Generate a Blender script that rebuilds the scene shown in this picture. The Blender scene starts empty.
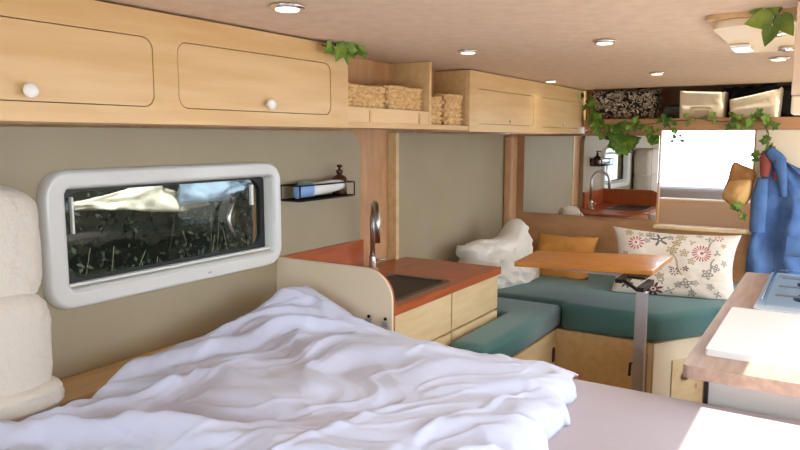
import bpy, bmesh, math, random
from mathutils import Vector, Matrix, noise
from mathutils.geometry import tessellate_polygon
rnd = random.Random(7)
sc = bpy.context.scene
COL = sc.collection
PI = math.pi

# ------------------------------------------------------------------ materials
def lin(c):
    out = []
    for v in c:
        v /= 255.0
        out.append(v / 12.92 if v <= 0.04045 else ((v + 0.055) / 1.055) ** 2.4)
    return (*out, 1.0)

def base_mat(name):
    m = bpy.data.materials.new(name); m.use_nodes = True
    nt = m.node_tree; b = nt.nodes['Principled BSDF']
    return m, nt, b

def mat(name, c, rough=0.5, metal=0.0, c2=None, scale=8.0, stretch=(1, 1, 1), bump=0.0, bscale=None,
        detail=4.0, sheen=0.0, coat=0.0, lo=0.35, hi=0.65):
    m, nt, b = base_mat(name)
    N, L = nt.nodes, nt.links
    b.inputs['Base Color'].default_value = lin(c)
    b.inputs['Roughness'].default_value = rough
    b.inputs['Metallic'].default_value = metal
    if sheen: b.inputs['Sheen Weight'].default_value = sheen
    if coat: b.inputs['Coat Weight'].default_value = coat
    if c2 or bump:
        tc = N.new('ShaderNodeTexCoord'); mp = N.new('ShaderNodeMapping')
        mp.inputs['Scale'].default_value = stretch
        L.new(tc.outputs['Object'], mp.inputs['Vector'])
        nz = N.new('ShaderNodeTexNoise'); nz.inputs['Scale'].default_value = scale
        nz.inputs['Detail'].default_value = detail
        L.new(mp.outputs['Vector'], nz.inputs['Vector'])
        if c2:
            r = N.new('ShaderNodeValToRGB')
            r.color_ramp.elements[0].position = lo; r.color_ramp.elements[1].position = hi
            r.color_ramp.elements[0].color = lin(c); r.color_ramp.elements[1].color = lin(c2)
            L.new(nz.outputs['Fac'], r.inputs['Fac']); L.new(r.outputs['Color'], b.inputs['Base Color'])
        if bump:
            src = nz
            if bscale:
                src = N.new('ShaderNodeTexNoise'); src.inputs['Scale'].default_value = bscale
                src.inputs['Detail'].default_value = 3
                L.new(mp.outputs['Vector'], src.inputs['Vector'])
            bp = N.new('ShaderNodeBump'); bp.inputs['Strength'].default_value = bump
            bp.inputs['Distance'].default_value = 0.01
            L.new(src.outputs['Fac'], bp.inputs['Height']); L.new(bp.outputs['Normal'], b.inputs['Normal'])
    return m

def emit(name, c, s):
    m, nt, b = base_mat(name)
    b.inputs['Base Color'].default_value = lin(c)
    b.inputs['Emission Color'].default_value = lin(c); b.inputs['Emission Strength'].default_value = s
    return m

def glass(name, tint, gloss=0.08, rough=0.02):
    m = bpy.data.materials.new(name); m.use_nodes = True
    nt = m.node_tree; nt.nodes.clear(); N, L = nt.nodes, nt.links
    o = N.new('ShaderNodeOutputMaterial'); t = N.new('ShaderNodeBsdfTransparent'); g = N.new('ShaderNodeBsdfGlossy')
    t.inputs['Color'].default_value = tint; g.inputs['Roughness'].default_value = rough
    mx = N.new('ShaderNodeMixShader'); mx.inputs['Fac'].default_value = gloss
    L.new(t.outputs[0], mx.inputs[1]); L.new(g.outputs[0], mx.inputs[2]); L.new(mx.outputs[0], o.inputs['Surface'])
    return m

def attr_mat(name, rough=0.85):
    m, nt, b = base_mat(name)
    a = nt.nodes.new('ShaderNodeVertexColor'); a.layer_name = 'pattern'
    nt.links.new(a.outputs['Color'], b.inputs['Base Color']); b.inputs['Roughness'].default_value = rough
    return m

def mottled(name, cols, scale, rough=0.9):
    m, nt, b = base_mat(name); N, L = nt.nodes, nt.links
    tc = N.new('ShaderNodeTexCoord'); nz = N.new('ShaderNodeTexNoise'); nz.inputs['Scale'].default_value = scale
    nz.inputs['Detail'].default_value = 3; nz.inputs['Distortion'].default_value = 2.2
    L.new(tc.outputs['Object'], nz.inputs['Vector'])
    r = N.new('ShaderNodeValToRGB'); r.color_ramp.interpolation = 'CONSTANT'
    e = r.color_ramp.elements
    e[0].position = 0; e[0].color = lin(cols[0]); e[1].position = 0.44; e[1].color = lin(cols[1])
    for p, c in zip((0.5, 0.56, 0.62), cols[2:]):
        n = e.new(p); n.color = lin(c)
    L.new(nz.outputs['Fac'], r.inputs['Fac']); L.new(r.outputs['Color'], b.inputs['Base Color'])
    b.inputs['Roughness'].default_value = rough
    return m

M = {}
M['birch'] = mat('birch_ply', (224, 190, 140), 0.45, c2=(214, 176, 122), scale=5, stretch=(0.6, 6, 6), bump=0.03)
M['birch_edge'] = mat('birch_edge', (216, 178, 128), 0.5, c2=(204, 164, 114), scale=8, stretch=(1, 6, 6))
M['birch_door'] = mat('birch_door', (225, 192, 144), 0.42, c2=(216, 179, 126), scale=5, stretch=(0.6, 6, 6))
M['pale_ply'] = mat('pale_ply', (232, 205, 158), 0.5, c2=(222, 190, 140), scale=5, stretch=(0.8, 6, 6))
M['bulk_ply'] = mat('bulkhead_ply', (196, 146, 98), 0.5, c2=(180, 128, 82), scale=5, stretch=(4, 1.2, 3), bump=0.03)
M['niche_ply'] = mat('niche_ply', (206, 158, 112), 0.55, c2=(190, 140, 96), scale=6, stretch=(4, 4, 1))
M['ceil'] = mat('ceiling_lining', (226, 201, 178), 0.75, c2=(217, 190, 165), scale=22, bump=0.08, bscale=60)
M['grey'] = mat('grey_wall_board', (172, 155, 125), 0.6, c2=(167, 150, 120), scale=3)
M['dark_gap'] = mat('dark_gap', (74, 48, 28), 0.9)
M['white_plastic'] = mat('white_plastic', (226, 222, 214), 0.28, coat=0.3)
M['white_gloss'] = mat('white_gloss', (238, 236, 230), 0.2, coat=0.4)
M['cream_panel'] = mat('cream_laminate', (234, 214, 182), 0.45)
M['mahogany'] = mat('mahogany_laminate', (182, 92, 42), 0.35, c2=(164, 76, 32), scale=5, stretch=(1, 8, 8), coat=0.2)
M['oak'] = mat('table_oak', (202, 132, 48), 0.35, c2=(184, 114, 40), scale=5, stretch=(8, 1, 8), coat=0.2)
M['beech'] = mat('beech_counter', (174, 146, 128), 0.45, c2=(156, 128, 110), scale=6, stretch=(1.0, 9, 9))
M['black_glass'] = mat('dark_glass_lid', (44, 34, 28), 0.5)
M['steel'] = mat('brushed_steel', (190, 186, 180), 0.28, 1.0)
M['alu'] = mat('aluminium', (186, 184, 190), 0.42, 0.7)
M['chrome'] = mat('chrome', (225, 225, 225), 0.1, 1.0)
M['dark_metal'] = mat('dark_wire', (40, 32, 28), 0.45, 0.6)
M['rubber'] = mat('black_rubber', (18, 18, 19), 0.5)
M['sheet'] = mat('pinkish_sheet', (176, 161, 164), 0.9, bump=0.25, scale=6, stretch=(1, 3, 1), sheen=0.2)
M['duvet'] = mat('white_duvet', (206, 210, 231), 0.9, bump=0.35, scale=9, detail=8, sheen=0.2)
M['quilt'] = mat('cream_quilt', (218, 206, 190), 0.92, bump=0.9, scale=30, detail=6, sheen=0.2)
M['linen'] = mat('white_linen', (228, 220, 208), 0.9, bump=0.25, scale=10, sheen=0.2)
M['orange'] = mat('orange_cotton', (206, 142, 70), 0.9, bump=0.3, scale=30)
M['teal'] = mat('teal_upholstery', (74, 116, 114), 0.9, bump=0.3, scale=120, sheen=0.3)
M['beige_cloth'] = mat('beige_cloth', (226, 208, 176), 0.9, bump=0.3, scale=20)
M['pocket'] = mat('beige_pocket', (206, 186, 152), 0.9)
M['rope'] = mat('seagrass_rope', (230, 196, 146), 0.85, c2=(206, 164, 108), scale=50, bump=0.4)
M['denim'] = mat('blue_denim', (62, 92, 142), 0.9, c2=(82, 114, 162), scale=9, bump=0.3, bscale=60)
M['rust'] = mat('rust_lining', (150, 74, 66), 0.9)
M['tan'] = mat('tan_suede', (210, 164, 102), 0.85, c2=(196, 148, 88), scale=12)
M['tan_dark'] = mat('tan_suede_brim', (176, 122, 68), 0.85, c2=(160, 108, 58), scale=12)
M['leaf'] = mat('ivy_leaf', (122, 150, 50), 0.5, c2=(70, 110, 34), scale=24, lo=0.4, hi=0.6)
M['leaf_pale'] = mat('ivy_leaf_pale', (140, 158, 50), 0.5, c2=(92, 118, 36), scale=20)
M['stem'] = mat('ivy_stem', (84, 74, 36), 0.7)
M['sage'] = mat('sage_blanket', (110, 116, 100), 0.9)
M['black_cloth'] = mat('black_cloth', (52, 48, 48), 0.9)
M['print'] = mottled('dark_leaf_print', [(26, 20, 20), (52, 42, 38), (214, 198, 168), (40, 30, 30), (170, 146, 110)], 22)
M['floral'] = attr_mat('floral_print')
M['floor'] = mat('floor_vinyl', (150, 110, 70), 0.5, c2=(128, 92, 58), scale=4, stretch=(1, 8, 1))
M['luton'] = mat('luton_lining', (172, 138, 108), 0.9)
M['dash'] = mat('dashboard_grey', (150, 150, 155), 0.6)
M['seat'] = mat('beige_seat_cover', (206, 184, 158), 0.9, bump=0.2, scale=20)
M['soapbrown'] = mat('amber_glass', (74, 36, 18), 0.2, coat=0.4)
M['green'] = mat('pale_green_sponge', (150, 170, 136), 0.9, bump=0.4, scale=80)
M['toothblue'] = mat('blue_print', (130, 165, 215), 0.3)
M['pane'] = glass('tinted_acrylic', (0.47, 0.49, 0.48, 1), 0.02)
M['windscreen'] = glass('clear_glass', (0.95, 0.97, 0.97, 1), 0.05)
M['clear'] = glass('clear_cup', (0.8, 0.82, 0.82, 1), 0.15)
M['mirror'] = mat('mirror_glass', (232, 230, 224), 0.015, 1.0)
M['led'] = emit('led_lens', (255, 246, 228), 1.6)
M['ground'] = mat('gravel_ground', (170, 160, 140), 0.95, c2=(140, 132, 116), scale=3)
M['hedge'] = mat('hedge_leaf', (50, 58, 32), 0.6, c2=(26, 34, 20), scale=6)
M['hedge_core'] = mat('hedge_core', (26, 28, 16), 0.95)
M['twig'] = mat('dry_twig', (112, 106, 84), 0.8)
M['tarp'] = mat('white_tarpaulin', (236, 228, 210), 0.6)  # serves the reflection stand-in and the unseen sun blocker
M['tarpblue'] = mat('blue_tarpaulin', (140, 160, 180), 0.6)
M['enamel'] = mat('grey_enamel', (205, 212, 220), 0.45)
M['board'] = mat('white_board', (226, 222, 218), 0.5)
M['rim'] = mat('bronze_rim', (120, 100, 84), 0.45, 0.6)
M['pink'] = mat('pink_sticker', (214, 150, 130), 0.6)

# ------------------------------------------------------------------ object helpers
def wloc(p):
    v = Vector((0, 0, 0))
    while p:
        v += p.location; p = p.parent
    return v

def tag(o, label=None, cat=None, group=None, kind=None):
    if label: o['label'] = label
    if cat: o['category'] = cat
    if group: o['group'] = group
    if kind: o['kind'] = kind
    return o

def obj(name, bm, m, parent=None, smooth=False, recalc=True):
    if recalc: bmesh.ops.recalc_face_normals(bm, faces=bm.faces)
    me = bpy.data.meshes.new(name)
    if parent:
        off = wloc(parent)
    else:
        xs = [v.co for v in bm.verts]
        off = Vector(((min(v.x for v in xs) + max(v.x for v in xs)) / 2, (min(v.y for v in xs) + max(v.y for v in xs)) / 2, min(v.z for v in xs)))
    bmesh.ops.translate(bm, verts=bm.verts, vec=-off)
    bm.to_mesh(me); bm.free()
    for mm in (m if isinstance(m, (list, tuple)) else [m]): me.materials.append(mm)
    if smooth:
        for p in me.polygons: p.use_smooth = True
    o = bpy.data.objects.new(name, me); COL.objects.link(o)
    if parent: o.parent = parent
    else: o.location = off
    return o

def thing(name, label, cat, loc, group=None):
    o = bpy.data.objects.new(name, None); COL.objects.link(o)
    o.location = loc; o.empty_display_size = 0.05
    return tag(o, label, cat, group)

def struct(name, bm, m, parent=None, smooth=False):
    o = obj(name, bm, m, parent, smooth)
    if not parent: o['kind'] = 'structure'
    return o

def copy_tree(o, parent=None):
    c = o.copy(); COL.objects.link(c)
    if parent: c.parent = parent
    for ch in list(o.children): copy_tree(ch, c)
    return c

def NB(): return bmesh.new()

def box(bm, x0, x1, y0, y1, z0, z1, bev=0.0, seg=2):
    r = bmesh.ops.create_cube(bm, size=1.0)
    vs = r['verts']
    for v in vs:
        v.co = Vector(((x0 + x1) / 2 + v.co.x * (x1 - x0), (y0 + y1) / 2 + v.co.y * (y1 - y0), (z0 + z1) / 2 + v.co.z * (z1 - z0)))
    if bev:
        es = list({e for v in vs for e in v.link_edges})
        bmesh.ops.bevel(bm, geom=es, offset=bev, segments=seg, profile=0.5, affect='EDGES')
    return bm

def bx(*a, **k): return box(NB(), *a, **k)

def tube(bm, pts, r, n=10, caps=True):
    pts = [Vector(p) for p in pts]; rings = []
    up = None
    for i, p in enumerate(pts):
        d = (pts[min(i + 1, len(pts) - 1)] - pts[max(i - 1, 0)]).normalized()
        if up is None:
            up = Vector((0, 0, 1)) if abs(d.z) < 0.9 else Vector((1, 0, 0))
        s = d.cross(up).normalized(); up = s.cross(d).normalized()
        rr = r[i] if isinstance(r, (list, tuple)) else r
        rings.append([bm.verts.new(p + (s * math.cos(2 * PI * k / n) + up * math.sin(2 * PI * k / n)) * rr) for k in range(n)])
    for a, b in zip(rings, rings[1:]):
        for k in range(n): bm.faces.new((a[k], a[(k + 1) % n], b[(k + 1) % n], b[k]))
    if caps:
        bm.faces.new(rings[0][::-1]); bm.faces.new(rings[-1])
    return bm

def lathe(bm, prof, c=(0, 0, 0), axis='z', n=24):
    rings = []
    for r, h in prof:
        ring = []
        for k in range(n):
            a = 2 * PI * k / n; u, v = math.cos(a) * r, math.sin(a) * r
            p = {'z': (u, v, h), 'x': (h, u, v), 'y': (u, h, v)}[axis]
            ring.append(bm.verts.new(Vector(p) + Vector(c)))
        rings.append(ring)
    for a, b in zip(rings, rings[1:]):
        for k in range(n): bm.faces.new((a[k], a[(k + 1) % n], b[(k + 1) % n], b[k]))
    bm.faces.new(rings[0][::-1]); bm.faces.new(rings[-1])
    return bm

def rrect(u0, u1, v0, v1, r, n=6):
    rs = r if isinstance(r, (list, tuple)) else (r,) * 4   # BL, BR, TR, TL
    out = []
    for (cu, cv, a0, q) in ((u0, v0, PI, rs[0]), (u1, v0, 1.5 * PI, rs[1]), (u1, v1, 0, rs[2]), (u0, v1, 0.5 * PI, rs[3])):
        if q <= 0: out.append((cu, cv)); continue
        ou = cu + q if cu == u0 else cu - q; ov = cv + q if cv == v0 else cv - q
        for k in range(n + 1):
            a = a0 + 0.5 * PI * k / n; out.append((ou + q * math.cos(a), ov + q * math.sin(a)))
    return out

def plate(bm, outer, holes, axis, w0, w1):
    """flat board from w0 to w1 along an axis, outline and holes in the other two coordinates"""
    def P(uv, w):
        u, v = uv
        return {'x': (w, u, v), 'y': (u, w, v), 'z': (u, v, w)}[axis]
    loops = [outer] + list(holes); flat = [p for l in loops for p in l]
    tris = tessellate_polygon([[Vector((p[0], p[1], 0)) for p in l] for l in loops])
    A = [bm.verts.new(P(p, w0)) for p in flat]; B = [bm.verts.new(P(p, w1)) for p in flat]
    for t in tris:
        try: bm.faces.new([A[i] for i in t]); bm.faces.new([B[i] for i in reversed(t)])
        except ValueError: pass
    k = 0
    for l in loops:
        n = len(l)
        for i in range(n):
            a, b = k + i, k + (i + 1) % n
            bm.faces.new((A[a], A[b], B[b], B[a]))
        k += n
    return bm

def bevelled(o, w=0.003, seg=2, ang=0.6):
    md = o.modifiers.new('bevel', 'BEVEL'); md.width = w; md.segments = seg; md.limit_method = 'ANGLE'; md.angle_limit = ang
    return o

def grid(bm, fn, nu, nv, closed_u=False):
    V = [[bm.verts.new(fn(i / nu, j / nv)) for j in range(nv + 1)] for i in range(nu if closed_u else nu + 1)]
    for i in range(nu):
        a, b = V[i], V[(i + 1) % len(V)]
        for j in range(nv): bm.faces.new((a[j], b[j], b[j + 1], a[j + 1]))
    return V

def n3(x, y, z=0.0, o=3):
    return noise.fractal(Vector((x, y, z)), 1.0, 2.0, o)

def pillow(w, h, t, nu=60, nv=48, pinch=0.06, wrk=0.012, seed=0.0, corner=0.9):
    """closed cushion centred on the origin in the local xy plane, thickness along z"""
    bm = NB()
    def shape(u, v, s):
        a, b = 2 * u - 1, 2 * v - 1
        x = a * w / 2 * (1 - pinch * (1 - b * b) * abs(a) ** 3 * corner)
        y = b * h / 2 * (1 - pinch * (1 - a * a) * abs(b) ** 3 * corner)
        q = max(0.0, (1 - a ** 4) * (1 - b ** 4)) ** 0.5
        z = s * t / 2 * q
        k = q ** 0.5
        z += wrk * k * n3(a * 2.2 + seed, b * 2.2 - seed, s * 3.0)
        x += 0.4 * wrk * n3(b * 3 + seed, a, 1.0); y += 0.4 * wrk * n3(a * 3 - seed, b, 2.0)
        return Vector((x, y, z))
    F = grid(bm, lambda u, v: shape(u, v, 1), nu, nv); B = grid(bm, lambda u, v: shape(u, v, -1), nu, nv)
    bmesh.ops.remove_doubles(bm, verts=bm.verts, dist=0.0004)
    return bm

def place(bm, mtx):
    bmesh.ops.transform(bm, matrix=mtx, verts=bm.verts); return bm

def frame_mtx(c, xa, ya):
    xa = Vector(xa).normalized(); za = xa.cross(Vector(ya)).normalized(); ya = za.cross(xa)
    m = Matrix((xa, ya, za)).transposed().to_4x4(); m.translation = Vector(c); return m

# ------------------------------------------------------------------ numbers of the place (metres; camera stands at x = y = 0)
EYE = 1.47
WALL = 1.80          # inner face of the left wall
FL = 0.10            # floor
CEIL = 1.758
RW = -0.35           # right wall
BH = 4.14            # bulkhead face
CF = 1.32            # front of the overhead cabinets
BED = 0.775
WT = 0.882           # worktops

# ------------------------------------------------------------------ setting
struct('ground', bx(-14, 20, -14, 16, -0.75, -0.65), M['ground'])
struct('floor', bx(-0.8, 5.3, RW, WALL + 0.1, 0.02, FL), M['floor'])
struct('ceiling', bx(-0.8, BH + 0.02, RW, WALL + 0.1, CEIL, CEIL + 0.06), M['ceil'])
# left wall with window hole
wx0, wx1, wz0, wz1 = 1.075, 1.935, 1.035, 1.345
bm = NB()
plate(bm, [(-0.8, FL), (5.3, FL), (5.3, 1.9), (-0.8, 1.9)], [rrect(wx0, wx1, wz0, wz1, 0.04)], 'y', WALL + 0.035, WALL + 0.10)
struct('wall_left', bm, M['niche_ply'])
bm = NB()
plate(bm, rrect(-0.8, 2.512, FL, 1.50, (0, 0, 0.085, 0), 10), [rrect(wx0, wx1, wz0, wz1, 0.04)], 'y', WALL, WALL + 0.034)
struct('trim_1', bm, M['grey'])
bm = NB(); plate(bm, [(2.818, FL), (BH - 0.012, FL), (BH - 0.012, 1.494), (2.818, 1.494)], [], 'y', WALL - 0.008, WALL + 0.034)
struct('trim_2', bm, M['grey'])
struct('trim_3', bx(2.790, 2.817, WALL - 0.012, WALL + 0.034, FL, 1.494), M['birch'])
struct('trim_4', bx(BH - 0.09, BH - 0.002, WALL - 0.075, WALL - 0.009, 0.67, 1.49, bev=0.02, seg=3), M['niche_ply'])
# right wall, with the side window through which the sun comes
sun_hole = [(1.15, 1.02), (2.55, 1.02), (2.55, 1.40), (1.95, 1.53), (1.15, 1.53)]
bm = NB()
plate(bm, [(-0.8, FL), (5.3, FL), (5.3, 1.9), (-0.8, 1.9)], [sun_hole, [(3.40, FL + 0.02), (3.94, FL + 0.02), (3.94, 1.72), (3.40, 1.72)], [(0.05, 1.12), (0.85, 1.12), (0.85, 1.50), (0.05, 1.50)], [(4.3, 1.0), (4.95, 1.0), (4.8, 1.48), (4.3, 1.48)]], 'y', RW - 0.05, RW)  # beyond sun_hole, unseen openings added to bring in more daylight
struct('wall_right', bm, M['cream_panel'])
struct('awning', bx(2.9, 4.5, -0.95, RW - 0.06, 1.93, 1.95), M['tarp'])  # unseen slab added to keep direct sun out of the far opening
bm = NB(); plate(bm, [(RW, FL), (WALL + 0.03, FL), (WALL + 0.03, 1.9), (RW, 1.9)], [[(0.0, 1.05), (1.35, 1.05), (1.35, 1.58), (0.0, 1.58)]], 'x', -0.86, -0.81)
struct('wall_rear', bm, M['cream_panel'])
# bulkhead with the opening to the cab
bm = NB()
plate(bm, [(RW, FL), (WALL - 0.01, FL), (WALL - 0.01, 1.4965), (1.303, 1.4965), (1.303, 1.5147), (RW, 1.5147)],
      [[(0.385, 0.975), (0.86, 0.975), (0.86, 1.51), (0.385, 1.51)]], 'x', BH, BH + 0.03)
struct('wall_front', bm, M['bulk_ply'])
struct('trim_5', bx(BH - 0.004, BH - 0.0005, RW + 0.01, 0.375, 0.985, 1.512), M['cream_panel'])
struct('trim_6', bx(BH - 0.035, BH + 0.05, 0.33, 0.875, 0.955, 0.974, bev=0.004), M['pale_ply'])
# over-cab recess
struct('wall_recess', bx(4.85, 4.9, RW, WALL, 1.535, 1.9), M['luton'])
struct('ceiling_recess', bx(BH + 0.03, 4.9, RW, WALL, 1.80, 1.86), M['luton'])
# cab
bm = NB()
for (x0, z0, x1, z1) in ((5.25, 1.10, 4.95, 1.53),):
    a = [Vector((x0, RW, z0)), Vector((x0, WALL, z0)), Vector((x1, WALL, z1)), Vector((x1, RW, z1))]
    d = Vector((0.005, 0, 0.003))
    A = [bm.verts.new(p) for p in a]; B = [bm.verts.new(p + d) for p in a]
    bm.faces.new(A); bm.faces.new(B[::-1])
    for i in range(4): bm.faces.new((A[i], A[(i + 1) % 4], B[(i + 1) % 4], B[i]))
struct('window_2', bm, M['windscreen'])
t = thing('dashboard', 'grey dashboard shelf under the bright windscreen', 'dashboard', (5.0, 0.7, FL))
obj('dashboard_body', bx(4.95, 5.29, RW + 0.01, WALL - 0.01, FL, 1.145, bev=0.03, seg=3), M['dash'], t)

# ------------------------------------------------------------------ left window (frame, pane, catches)
bm = NB()
def window_frame(bm):
    prof = []   # (inset from outer edge, protrusion)
    for k in range(9):
        a = k / 8; prof.append((0.001 + 0.056 * a, 0.005 + 0.017 * min(1, math.sin(PI * a) * 2.6) ** 0.6 + 0.003 * (1 - a)))
    prof = [(0.0, 0.0)] + prof + [(0.062, -0.03)]
    loops = []
    for ins, pr in prof:
        rr = max(0.012, 0.075 - ins)
        loops.append([bm.verts.new((u, WALL - pr, v)) for u, v in rrect(1.032 + 1.28 * ins, 1.966 - 0.62 * ins, 0.992 + 0.95 * ins, 1.384 - 0.95 * ins, rr, 8)])
    for a, b in zip(loops, loops[1:]):
        n = len(a)
        for i in range(n): bm.faces.new((a[i], a[(i + 1) % n], b[(i + 1) % n], b[i]))
window_frame(bm)
win = struct('window_1', bm, M['white_plastic'], smooth=True)
tag(win, 'white framed side window with rounded corners and dark tinted glass', 'window')
bm = NB()
plate(bm, rrect(1.092, 1.932, 1.047, 1.326, 0.03), [rrect(1.128, 1.905, 1.066, 1.318, 0.05)], 'y', WALL + 0.030, WALL + 0.05)
obj('window_seal', bm, M['rubber'], win)
bm = NB(); plate(bm, rrect(1.092, 1.926, 1.047, 1.326, 0.03), [], 'y', WALL + 0.052, WALL + 0.058)
obj('window_pane', bm, M['pane'], win)
obj('window_catch', bx(1.138, 1.145, WALL + 0.012, WALL + 0.026, 1.20, 1.305, bev=0.002), M['white_plastic'], win)
obj('window_catch', bx(1.845, 1.856, WALL + 0.012, WALL + 0.026, 1.225, 1.30, bev=0.002), M['white_plastic'], win)
bm = NB(); tube(bm, [(1.765 - 0.03 * math.sin(k / 8 * PI), WALL + 0.02, 1.12 + 0.125 * k / 8) for k in range(9)], [0.002, 0.005, 0.007, 0.008, 0.008, 0.008, 0.007, 0.005, 0.002], 8)
obj('window_stay', bm, M['steel'], win, True)  # tapered tube stands in for a curved highlight on the glass
obj('blind_rail', bx(1.115, 1.925, WALL + 0.004, WALL + 0.022, 1.052, 1.060), M['white_plastic'], win)
bm = NB(); bmesh.ops.create_icosphere(bm, subdivisions=1, radius=0.006)
for v in bm.verts: v.co = Vector((1.60 + v.co.x * 1.6, WALL - 0.0255 + v.co.y * 0.15, 1.018 + v.co.z * 0.7))
obj('maker_mark', bm, M['alu'], win)

# outside the window
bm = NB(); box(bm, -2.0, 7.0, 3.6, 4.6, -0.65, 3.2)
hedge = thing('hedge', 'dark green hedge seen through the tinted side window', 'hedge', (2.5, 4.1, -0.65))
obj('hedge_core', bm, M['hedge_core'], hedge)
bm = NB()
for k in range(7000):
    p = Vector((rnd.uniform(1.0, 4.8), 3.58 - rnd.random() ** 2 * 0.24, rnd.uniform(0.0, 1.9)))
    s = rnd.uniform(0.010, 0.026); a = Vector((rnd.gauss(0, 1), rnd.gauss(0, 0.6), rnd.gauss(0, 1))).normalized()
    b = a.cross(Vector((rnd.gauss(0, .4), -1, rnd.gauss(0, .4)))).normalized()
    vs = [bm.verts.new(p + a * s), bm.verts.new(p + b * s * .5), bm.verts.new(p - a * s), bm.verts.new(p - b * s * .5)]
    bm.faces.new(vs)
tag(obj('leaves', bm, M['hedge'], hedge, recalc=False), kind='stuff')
def sheet_between(top, bot, th, seed):
    bm = NB(); n = len(top)
    def P(l, t):
        f = t * (len(l) - 1); i = min(int(f), len(l) - 2); return Vector(l[i]).lerp(Vector(l[i + 1]), f - i)
    def f(u, v, o):
        p = P(top, u).lerp(P(bot, u), v); q = 0.04 * n3(u * 6 + seed, v * 2, 0); return p + Vector((0, q + o, 0))
    A = grid(bm, lambda u, v: f(u, v, 0), 30, 8); B = grid(bm, lambda u, v: f(u, v, th), 30, 8)
    for i in range(30):
        bm.faces.new((A[i][0], A[i + 1][0], B[i + 1][0], B[i][0])); bm.faces.new((A[i][8], A[i + 1][8], B[i + 1][8], B[i][8]))
    for j in range(8):
        bm.faces.new((A[0][j], A[0][j + 1], B[0][j + 1], B[0][j])); bm.faces.new((A[30][j], A[30][j + 1], B[30][j + 1], B[30][j]))
    return bm
REFL_Y = 3.28  # sheets added outside stand in for a bright window reflected in the glass
tp = sheet_between([(2.06, REFL_Y, 1.145), (2.25, REFL_Y, 1.165), (2.45, REFL_Y, 1.200), (2.60, REFL_Y, 1.225), (2.655, REFL_Y, 1.18), (2.95, REFL_Y, 1.085)],
                   [(2.08, REFL_Y, 1.10), (2.25, REFL_Y, 1.090), (2.42, REFL_Y, 1.075), (2.56, REFL_Y, 1.05), (2.75, REFL_Y, 1.035), (2.97, REFL_Y, 1.06)], 0.02, 1)
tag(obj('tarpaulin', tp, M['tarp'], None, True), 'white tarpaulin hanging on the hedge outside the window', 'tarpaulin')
tp = sheet_between([(2.70, REFL_Y, 1.225), (2.92, REFL_Y, 1.235), (3.12, REFL_Y, 1.235), (3.36, REFL_Y, 1.225)], [(2.72, REFL_Y, 1.09), (2.92, REFL_Y, 1.085), (3.10, REFL_Y, 1.115), (3.36, REFL_Y, 1.17)], 0.02, 4)
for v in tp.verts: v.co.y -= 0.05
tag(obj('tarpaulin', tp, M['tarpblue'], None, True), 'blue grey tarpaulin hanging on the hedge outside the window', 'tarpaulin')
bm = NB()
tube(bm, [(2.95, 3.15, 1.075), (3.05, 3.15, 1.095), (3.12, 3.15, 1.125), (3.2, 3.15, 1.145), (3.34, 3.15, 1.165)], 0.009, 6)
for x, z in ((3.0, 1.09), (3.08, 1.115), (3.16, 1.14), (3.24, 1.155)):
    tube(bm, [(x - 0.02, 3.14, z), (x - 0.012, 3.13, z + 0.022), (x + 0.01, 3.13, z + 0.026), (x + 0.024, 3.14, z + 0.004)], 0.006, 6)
tag(obj('rope', bm, M['black_cloth'], None, True), 'dark looped rope along the blue grey tarpaulin outside the window', 'rope')  # dark loops added to imitate a curtain rail reflected in the glass
bm = NB()
for k in range(16):
    x = rnd.uniform(1.9, 3.6); z = rnd.uniform(0.45, 0.8); l = rnd.uniform(0.15, 0.4); d = rnd.gauss(0, 0.12)
    tube(bm, [(x, 3.36, z), (x + d * l, 3.33, z + l * 0.5), (x + d * l * 1.4 + rnd.gauss(0, .02), 3.33, z + l)], 0.0018, 5)
obj('twigs', bm, M['twig'], hedge, True)['kind'] = 'stuff'

# ------------------------------------------------------------------ overhead cabinets
def knob(parent, x, y, z, k=1.0):
    bm = NB(); lathe(bm, [(r * k, h * k) for r, h in [(0.006, 0.0), (0.006, -0.008), (0.013, -0.011), (0.0150, -0.017), (0.013, -0.023), (0.006, -0.025)]], (x, y, z), 'y', 20)
    return obj('knob', bm, M['white_gloss'], parent, True)

def cabinet(name, label, x0, x1, z0, doors, knobs, left_end=True):
    t = thing(name, label, 'cabinet', ((x0 + x1) / 2, CF + 0.09, z0))
    bm = NB(); holes = [rrect(*d, 0.028, 8) for d in doors]
    plate(bm, [(x0, z0), (x1, z0), (x1, CEIL - 0.006), (x0, CEIL - 0.006)], holes, 'y', CF, CF + 0.018)
    obj('face_frame', bm, M['birch'], t)
    bm = NB()
    box(bm, x0, x1, CF + 0.0185, 1.50, z0, z0 + 0.018)
    box(bm, x0, x0 + 0.018, CF + 0.0185, 1.50, z0 + 0.0185, CEIL - 0.006)
    box(bm, x1 - 0.018, x1, CF + 0.0185, 1.50, z0 + 0.0185, CEIL - 0.006)
    obj('carcass', bm, M['birch_edge'], t)
    obj('back_panel', bx(x0 + 0.019, x1 - 0.019, CF + 0.030, CF + 0.034, z0 + 0.019, CEIL - 0.01), M['dark_gap'], t)
    for d, k in zip(doors, knobs):
        g = 0.0022
        bm = NB(); plate(bm, rrect(d[0] + g, d[1] - g, d[2] + g, d[3] - g, 0.026, 8), [], 'y', CF + 0.001, CF + 0.018)
        dr = obj('door', bm, M['birch_door'], t)
        knob(dr, k[0], CF, k[1], 1.0 if x0 < 1 else 0.55)
    return t
cabinet('overhead_cabinet', 'long birch overhead cabinet above the white framed window, two rounded doors with white knobs', 0.25, 1.78, 1.502,
        [(0.455, 1.046, 1.539, 1.694), (1.114, 1.693, 1.539, 1.694)], [(0.75, 1.560), (1.412, 1.560)])
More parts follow.
